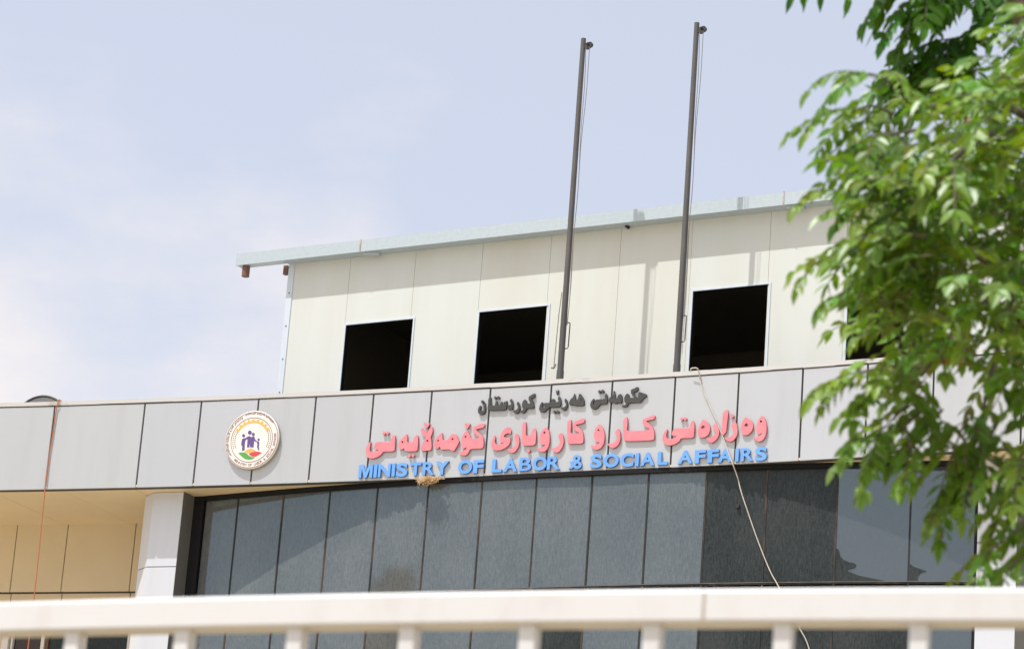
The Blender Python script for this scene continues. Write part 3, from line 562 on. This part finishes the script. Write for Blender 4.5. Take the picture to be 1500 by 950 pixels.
def arc_text(body, r, a0, a1, size, name):
    n_ = len(body)
    for i, ch in enumerate(body):
        if ch == ' ': continue
        cu = bpy.data.curves.new(name, 'FONT'); cu.body = ch; cu.size = 1; cu.extrude = .01; cu.offset = .01; cu.align_x = 'CENTER'
        ob = bpy.data.objects.new('tmp', cu); COL.objects.link(ob); bpy.context.view_layer.update()
        me = bpy.data.meshes.new_from_object(ob.evaluated_get(bpy.context.evaluated_depsgraph_get())); COL.objects.unlink(ob); bpy.data.objects.remove(ob)
        a = R(a0+(a1-a0)*i/(n_-1)); ca, sa = math.cos(a), math.sin(a)
        for v in me.vertices:
            x, y = v.co.x*size, v.co.y*size; rr = r-y
            xx = rr*ca-x*sa; zz = rr*sa+x*ca
            v.co = (xx*ER, (yf-.003 if v.co.z > 0 else yf+.003)+sl*xx*ER, zz*ER)
        me.materials.clear(); me.materials.append(M['ring'])
        o = bpy.data.objects.new(name, me); COL.objects.link(o); o.parent = te
arc_text('MINISTRY OF LABOR & SOCIAL AFFAIRS', .90, -128, 12, .115, 'ring_letter')
# the Kurdish name along the upper rim: the fascia wording again, bent round the ring
def arc_script(src, u0, u1, h0, a0, a1, r, sc_, name):
    for q in src:
        pls = []
        for pl in q[:1]:
            pl2 = []
            for a, b in pl:
                k = (a/1000-u0)/(u1-u0); an = R(a1+(a0-a1)*k); rr = r+(b/1000-h0)*sc_
                pl2.append((rr*math.cos(an), rr*math.sin(an)))
            pls.append(pl2)
        flat(pls, name, M['ring'])
arc_script(DARK, -.55, 1.95, 11.78, 42, 112, .84, .33, 'ring_letter')
arc_script(PINK, -2.25, 4.1, 11.3, 116, 216, .84, .23, 'ring_letter')

# ------------------------------------------------------------------ small things on the building
nb = (-1.215, .14, Z(10.90)); ne = empty('bird_nest', nb, 'straw bird nest wedged under the fascia edge below the blue letters', 'nest')
q = MB()
for k in range(260):
    a = random.gauss(0, .068); b = random.gauss(-.035, .022); c_ = random.gauss(.045, .018)
    if k > 215: a = random.gauss(.11, .06); c_ = random.gauss(.065, .01)
    d = Vector((random.gauss(0, 1), random.gauss(0, .6), random.gauss(0, .42))).normalized()*random.uniform(.03, .085)
    q.tube([(a-d.x, b-d.y, c_-d.z), (a, b, c_+.006), (a+d.x, b+d.y, c_+d.z)], .0035, 4)
q.build('straw_bundle', M['straw'], ne)
def cable(pts, r, name, label, m, n=6):
    o0 = pts[0]; t = MB(); t.tube([(a-o0[0], b-o0[1], c_-o0[2]) for a, b, c_ in smooth(pts)], r, n)
    o = t.build(name, m, None, smooth=True); o.matrix_world = FRAME @ Matrix.Translation(o0)
    return tag(o, label, 'cable')
def smooth(pts, k=5):
    p = [Vector(x) for x in pts]; out_ = []
    for i in range(len(p)-1):
        a, b, c_, d = p[max(i-1, 0)], p[i], p[i+1], p[min(i+2, len(p)-1)]
        for j in range(k):
            t = j/k; out_.append(.5*((2*b)+(c_-a)*t+(2*a-5*b+4*c_-d)*t*t+(3*b-a-3*c_+d)*t**3))
    return out_+[p[-1]]
wc = [(2.80, .05, Z(12.36)), (2.805, .03, Z(12.402)), (2.90, .02, Z(12.40)), (2.915, vf(2.9)-.03, Z(12.34)), (2.95, vf(2.95)-.02, Z(12.18)), (3.0, vf(3)-.02, Z(12.05)), (3.13, vf(3.1)-.02, Z(11.79)), (3.285, vf(3.3)-.025, Z(11.485)), (3.41, vf(3.4)-.03, Z(11.19)), (3.50, vf(3.5)-.03, Z(10.985))]
wc += [(u-.01, vg(u)-.05-.012*math.sin(u*9), Z(h)) for u, h in ((3.562, 10.81), (3.622, 10.615), (3.735, 10.32), (3.847, 10.03), (3.969, 9.74), (4.098, 9.47), (4.234, 9.25), (4.516, 8.737), (4.683, 8.41), (4.9, 7.6), (5.0, 5.0))]
cable(wc, .0088, 'hanging_cable', 'pale cable looped over the parapet and trailing down across the dark glass', M['white_cable'])
oc = [(-7.49, .10, Z(12.36)), (-7.505, vf(-7.5)-.02, Z(12.41)), (-7.515, vf(-7.5)-.03, Z(12.33)), (-7.534, vf(-7.5)-.025, Z(12.24)), (-7.548, vf(-7.5)-.022, Z(11.81)), (-7.562, vf(-7.5)-.025, Z(11.48)), (-7.56, vf(-7.5)-.03, Z(10.99)), (-7.545, vf(-7.5)-.03, Z(10.3)), (-7.53, vf(-7.5)-.03, Z(9.6)), (-7.525, vf(-7.5)-.03, Z(8.6)), (-7.52, vf(-7.5)-.03, Z(4))]
cable(oc, .0085, 'hanging_cable', 'thin orange cable hanging straight down past the left panel joint and the beige bay', M['orange_cable'])
ds = empty('satellite_dish', (-8.66, 1.15, Z(11.555)), 'grey satellite dish with dark rim just showing over the parapet', 'satellite dish')
q = MB(); n = 40; rings = [(0, .10), (.2, .085), (.36, .055), (.53, .0)]; vs = [(0, .10, .8)]
for r_, y_ in rings[1:]: vs += [(r_*math.cos(2*math.pi*i/n), y_, .8+r_*math.sin(2*math.pi*i/n)) for i in range(n)]
fs = [(0, 1+(i+1) % n, 1+i) for i in range(n)]
for k in range(2): fs += [(1+k*n+i, 1+k*n+(i+1) % n, 1+(k+1)*n+(i+1) % n, 1+(k+1)*n+i) for i in range(n)]
q.add(vs, fs); q.build('reflector', M['dish'], ds, smooth=True)
q = MB(); q.tube([(.535*math.cos(2*math.pi*i/n), 0, .8+.535*math.sin(2*math.pi*i/n)) for i in range(n+1)], .02, 6); q.build('rim', M['dish_rim'], ds)
q = MB(); q.tube([(0, .25, .002), (0, .25, .8), (0, .10, .8)], .03, 8); q.build('mount', M['iron'], ds)

# ------------------------------------------------------------------ fence in front of the camera
def yfence(x): return .05063798*x*x-.42025938*x+4.14841125
FN = empty('steel_fence', (0, yfence(0), 0), 'cream painted steel fence rail with square balusters along the bottom of view', 'fence', local=False)
oy = yfence(0)
def frail(z0, z1, x0=-2.2, x1=2.0, n=28):
    q = MB(); off = .0225
    for i in range(n):
        a = x0+(x1-x0)*i/n; b = x0+(x1-x0)*(i+1)/n
        vs = []
        for x_ in (a, b):
            for dy, dz in ((0, z0+.004), (0, z1-.004), (.003, z1), (.042, z1), (.045, z1-.004), (.045, z0), (.003, z0)): vs.append((x_, yfence(x_)+dy-oy, dz))
        k = 7; q.add(vs, [(j, k+j, k+(j+1) % k, (j+1) % k)[::-1] for j in range(k)])
        if i in (0, n-1): q.add(vs, [tuple(range(k))] if i == 0 else [tuple(range(2*k-1, k-1, -1))])
    return q
ZF0, ZF1 = Z(.855), Z(.90)
frail(ZF0, ZF1).build('top_rail', M['fence'], FN)
frail(.30, .345).build('bottom_rail', M['fence'], FN)
bx = [-.599, -.433, -.268, -.109, .056, .221, .390, .561]
bx = [-.599-.168*k for k in range(9, 0, -1)]+bx+[.561+.172*k for k in range(1, 9)]
for x_ in bx:
    q = MB(); h_ = .0115; dy = .011
    a = math.atan(2*.05063798*x_-.42025938)
    ca, sa = math.cos(a), math.sin(a)
    pl = [(x_+ca*i*h_-sa*j*h_, yfence(x_)+.0225+sa*i*h_+ca*j*h_-oy) for i, j in ((-1, -1), (1, -1), (1, 1), (-1, 1))]
    q.hexa(pl, .345, ZF0+.001); q.build('baluster', M['fence'], FN)
for x_ in (-2.2, 2.0):
    q = MB(); y_ = yfence(x_)-oy; q.box(x_-.04, x_+.04, y_-.02, y_+.06, .0, ZF1+.04); q.build('post', M['fence'], FN)
q = MB(); x_ = .283; q.add([(x_-.0018, yfence(x_)-.0008-oy, ZF0+.003), (x_+.0018, yfence(x_)-.0008-oy, ZF0+.003), (x_+.0018, yfence(x_)-.0008-oy, ZF1-.004), (x_-.0018, yfence(x_)-.0008-oy, ZF1-.004)], [(0, 1, 2, 3)])
q.build('weld_seam', M['rust'], FN)

# ------------------------------------------------------------------ tree with feathered leaves, right
lv = MB(); tw = MB()
def leaflet(p, d, nrm, l, wd, tint):
    d = d.normalized(); s_ = d.cross(nrm).normalized(); nn = s_.cross(d).normalized()
    droop = nn*(-l*random.uniform(.02, .16)); cup = nn*(wd*random.uniform(.05, .28))
    m1 = p+d*l*.30; m2 = p+d*l*.64+droop*.45; t = p+d*l+droop
    vs = [p, m1+s_*wd*.46+cup, m2+s_*wd*.40+cup, t, m2-s_*wd*.40+cup, m1-s_*wd*.46+cup, m1, m2]
    lv.add(vs, [(0, 1, 6), (6, 1, 2, 7), (7, 2, 3), (0, 6, 5), (6, 7, 4, 5), (7, 3, 4)], tint)
def leafcol():
    r_ = random.random()
    if r_ < .004: return (.26, .16, .02)
    k = random.uniform(.75, 1.3); y_ = random.uniform(0, 1)
    return (k*(.080+.085*y_), k*(.195+.065*y_), k*(.016+.010*y_))
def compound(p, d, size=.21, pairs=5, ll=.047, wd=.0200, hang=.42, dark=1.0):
    """a feathered leaf: arching stalk with leaflets hanging to both sides and one at the tip"""
    d = d.normalized(); side = d.cross(Vector((0, 0, 1)))
    if side.length < .1: side = Vector((1, 0, 0))
    side.normalize(); base = leafcol(); base = (base[0]*dark, base[1]*(dark+1)/2 if dark < 1 else base[1], base[2]*dark*dark); pts = [p.copy()]; q = p.copy(); dd = d.copy()  # dark lowers the leaf colour to stand in for shade
    n = pairs+1
    for i in range(n):
        dd = (dd+Vector((0, 0, -.16-.05*i))*hang+Vector((random.uniform(-.06, .06),)*3)).normalized()
        q = q+dd*size/n; pts.append(q.copy())
    tw.tube(pts, .0016, 3)
    for i in range(1, n+1):
        t_ = pts[i]; ax = (pts[i]-pts[i-1]).normalized()
        for s_ in (-1, 1):
            if random.random() < .06: continue
            k = random.uniform(.85, 1.12)*(1-.25*abs(i/n-.45))
            dr = (ax*random.uniform(.45, .8)+side*s_*random.uniform(.6, .95)+Vector((0, 0, -1))*random.uniform(.25, .95)*hang*1.3).normalized()
            nr = Vector((-.15, -.25, 1))+side*s_*.35+Vector((random.gauss(0, .5), random.gauss(0, .5), 0))
            if random.random() < .38: nr = Vector((-.35+random.gauss(0, .3), -.75+random.gauss(0, .3), .7+random.gauss(0, .3)))
            c_ = tuple(a*random.uniform(.85, 1.15) for a in base)
            leaflet(t_, dr, nr, ll*k, wd*k*random.uniform(.9, 1.15), c_)
    leaflet(pts[-1], (ax+Vector((0, 0, -.5))), Vector((random.gauss(0, .2), -.3, 1)), ll*1.1, wd, base)
def spray(a, b, n=6, size=.17, ya=6.0, yb=5.9, tip=True, sag=0.0, **k):
    """a leafy twig from point a to point b of the place"""
    A = px(a[0], a[1], ya); Bp = px(b[0], b[1], yb)
    pts = [A.lerp(Bp, i/6)+Vector((0, 0, sag*math.sin(math.pi*i/6))) for i in range(7)]
    L_ = (Bp-A).length; dirn = (Bp-A).normalized()
    tw.tube(pts, .004, 4, .0016)
    lat = dirn.cross(Vector((0, 0, 1)))
    if lat.length < .15: lat = Vector((.4, .9, 0))
    lat.normalize()
    for i in range(n):
        t = i/max(n, 1)*.9; j = min(int(t*6), 5); p = pts[j].lerp(pts[j+1], t*6-j)
        s_ = -1 if i % 2 else 1
        compound(p, dirn*.75+lat*s_*.75+Vector((0, 0, random.uniform(-.5, .15))), size*random.uniform(.65, 1.0), random.choice((4, 5)), **k)
    if tip: compound(pts[-2], dirn, size, 5, **k)
S = [((1330, 150), (1245, 112), .03), ((1310, 168), (1240, 168), .02), ((1345, 190), (1275, 200), .0), ((1340, 215), (1290, 232), .01), ((1345, 262), (1285, 258), .02),
     ((1345, 300), (1262, 278), .02), ((1345, 330), (1275, 302), .02), ((1335, 370), (1278, 348), .02), ((1325, 362), (1252, 366), .01), ((1345, 395), (1290, 405), .01),
     ((1350, 540), (1250, 548), .01), ((1350, 560), (1268, 582), .01), ((1340, 580), (1282, 640), 0), ((1360, 590), (1300, 650), 0), ((1380, 600), (1330, 665), 0),
     ((1420, 600), (1385, 690), 0), ((1440, 610), (1400, 715), 0), ((1460, 620), (1428, 690), 0), ((1525, 665), (1475, 735), 0), ((1545, 730), (1440, 815), 0), ((1550, 780), (1475, 832), 0), ((1540, 620), (1490, 690), 0), ((1560, 700), (1515, 760), 0)]
for a, b, sg in S:
    spray(a, b, 5, .15, random.uniform(5.9, 6.3), random.uniform(5.7, 6.1), sag=sg)
# single long feathered tips that stand clear of the mass
for a, b in (((1290, 118), (1188, 106)), ((1280, 166), (1184, 172)), ((1262, 372), (1170, 396)), ((1262, 565), (1185, 566)), ((1265, 436), (1204, 440)), ((1300, 222), (1238, 222)), ((1252, 290), (1174, 288)), ((1270, 640), (1238, 660)), ((1345, 690), (1322, 702)), ((1392, 742), (1366, 752))):
    A = px(a[0], a[1], 5.9); Bq = px(b[0], b[1], 5.85); v_ = Bq-A
    compound(A, v_+Vector((0, 0, v_.length*.45)), v_.length*1.18, 6, ll=.042, wd=.0175, hang=.7)
# the mass of the crown edge
def inpoly(x, y, P):
    c_ = False; j = len(P)-1
    for i in range(len(P)):
        if (P[i][1] > y) != (P[j][1] > y) and x < (P[j][0]-P[i][0])*(y-P[i][1])/(P[j][1]-P[i][1])+P[i][0]: c_ = not c_
        j = i
    return c_
MASS = [(1335, 215), (1375, 175), (1420, 150), (1460, 105), (1510, 60), (1590, 30), (1620, 560), (1560, 600), (1500, 560), (1450, 545), (1410, 560), (1365, 565), (1335, 550), (1325, 500), (1318, 430), (1295, 360), (1310, 270)]
cnt = 0
while cnt < 380:
    x_, y_ = random.uniform(1240, 1620), random.uniform(0, 640)
    if not inpoly(x_, y_, MASS): continue
    if math.hypot(x_-1455, y_-378) < 34 or math.hypot(x_-1462, y_-196) < 20: continue
    if y_ > 470 and random.random() < .55: continue
    cnt += 1
    p = px(x_, y_, random.uniform(5.6, 7.0))
    compound(p, Vector((random.gauss(-.35, .6), random.gauss(-.2, .6), random.uniform(-.5, .5))), random.uniform(.13, .19), random.choice((4, 5)), ll=random.uniform(.044, .060), wd=random.uniform(.019, .026))
# boughs hanging in from above, their shade put into the leaf colour
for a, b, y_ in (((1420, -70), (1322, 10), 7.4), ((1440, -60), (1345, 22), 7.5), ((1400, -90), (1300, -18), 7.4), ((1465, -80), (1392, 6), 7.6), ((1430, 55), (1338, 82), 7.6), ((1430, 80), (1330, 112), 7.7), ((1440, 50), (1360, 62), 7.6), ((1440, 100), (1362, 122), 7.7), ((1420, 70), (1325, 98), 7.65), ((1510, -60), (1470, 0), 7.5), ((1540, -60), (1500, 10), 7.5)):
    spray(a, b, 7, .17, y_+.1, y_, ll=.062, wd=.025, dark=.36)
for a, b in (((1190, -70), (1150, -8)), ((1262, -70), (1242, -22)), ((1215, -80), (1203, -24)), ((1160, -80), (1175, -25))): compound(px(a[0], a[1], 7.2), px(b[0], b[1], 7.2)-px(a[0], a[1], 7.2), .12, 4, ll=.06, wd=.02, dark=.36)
# an unseen clump added to shade the boughs, then the rest of the crown
for k in range(190):
    p = Vector((random.uniform(.25, 1.05), random.uniform(7.0, 7.9), random.uniform(5.05, 5.7)))
    if (p.z-1.85)/p.y < .47: continue
    compound(p, Vector((random.gauss(0, .7), random.gauss(0, .7), random.uniform(-.5, .4))), .22, 5, ll=.068, wd=.026)
for k in range(240):
    p = Vector((random.uniform(1.3, 3.2), random.uniform(6.2, 8.8), random.uniform(4.9, 6.2)))
    compound(p, Vector((random.gauss(0, .7), random.gauss(0, .7), random.uniform(-.5, .4))), .2, 5, ll=.058, wd=.022)
for k in range(420):
    p = Vector((random.uniform(1.25, 3.6), random.uniform(5.2, 8.6), random.uniform(2.7, 5.6)))
    if p.x/p.y < .205: continue
    compound(p, Vector((random.gauss(0, .7), random.gauss(0, .7), random.uniform(-.5, .4))), .2, 4, ll=.06, wd=.022)
TB = Vector((2.35, 6.9, 0))
TR = empty('leafy_tree', TB, 'leafy green tree with feathered leaves hanging in from the right', 'tree', local=False)
def shift(m): m.v = [(a-TB.x, b-TB.y, c_-TB.z) for a, b, c_ in m.v]
tk = MB(); tk.tube(smooth([TB, TB+Vector((-.05, 0, .9)), TB+Vector((.06, .03, 1.9)), TB+Vector((.0, -.02, 2.7))]), .15, 12, .10); shift(tk)
tko = tk.build('trunk', M['bark'], TR, smooth=True)
F0 = TB+Vector((0, -.02, 2.65))
for e, r_ in ((px(1520, 180, 6.3), .05), (px(1500, 420, 6.3), .045), (px(1490, 30, 6.6), .05), (px(1560, 640, 6.1), .035), (Vector((.9, 7.2, 5.2)), .06), (Vector((2.9, 7.6, 5.6)), .06), (Vector((1.9, 6.2, 5.9)), .06)):
    m_ = F0.lerp(e, .5)+Vector((.0, .05, .22)); lb = MB(); lb.tube(smooth([F0, m_, e]), r_, 8, r_*.25); shift(lb); lb.build('limb', M['bark'], TR, smooth=True)
for a, b in (((1520, 180), (1340, 165)), ((1520, 180), (1335, 300)), ((1500, 420), (1330, 385)), ((1500, 420), (1350, 550)), ((1490, 30), (1440, -60)), ((1560, 640), (1530, 700)), ((1500, 420), (1440, 600))):
    A = px(a[0], a[1], 6.3); E_ = px(b[0], b[1], 6.05); tw.tube(smooth([A, A.lerp(E_, .5)+Vector((0, 0, .05)), E_]), .011, 6, .004)
shift(lv); shift(tw)
cro = lv.build('crown', M['leaf'], TR)
tw.build('twigs', M['bark'], TR)

# ------------------------------------------------------------------ garden trees to the left, seen as reflections in the glass
def garden_tree(loc, h, rx, label, conic=False, name='garden_tree'):
    t = empty(name, loc, label, 'tree', local=False)
    k = MB(); k.tube([(0, 0, 0), (.08, 0, h*.35), (0, .05, h*.7)], .22, 10, .08); k.build('trunk', M['bark'], t, smooth=True)
    q = MB()
    for i in range(2600 if not conic else 1800):
        if conic:
            z = random.uniform(.12, 1)*h; rad = rx*(1-(z/h)**1.6)*random.uniform(.4, 1)+.05
        else:
            z = random.uniform(-1, 1); rad = rx*math.sqrt(max(0, 1-z*z))*random.uniform(.35, 1.05)*(1+.2*math.sin(i*.7)); z = h*.68+z*h*.32
        a = random.uniform(0, 6.283); p = Vector((rad*math.cos(a), rad*math.sin(a), z))
        s_ = random.uniform(.10, .24); u_ = Vector((random.gauss(0, 1), random.gauss(0, 1), random.gauss(0, 1))).normalized(); v_ = u_.orthogonal().normalized()
        q.add([p-u_*s_, p+v_*s_*.5, p+u_*s_, p-v_*s_*.5], [(0, 1, 2, 3)], (.035*random.uniform(.7, 1.3), .075*random.uniform(.7, 1.3), .015))
    q.build('crown', M['leaf'], t)
garden_tree((-13.35, 37.0, 0), 14.3, 1.15, 'rounded garden tree left of the building')
garden_tree((-12.78, 36.55, 0), 14.9, .55, 'slim cypress left of the building', conic=True)

bpy.context.view_layer.update()
"""end"""
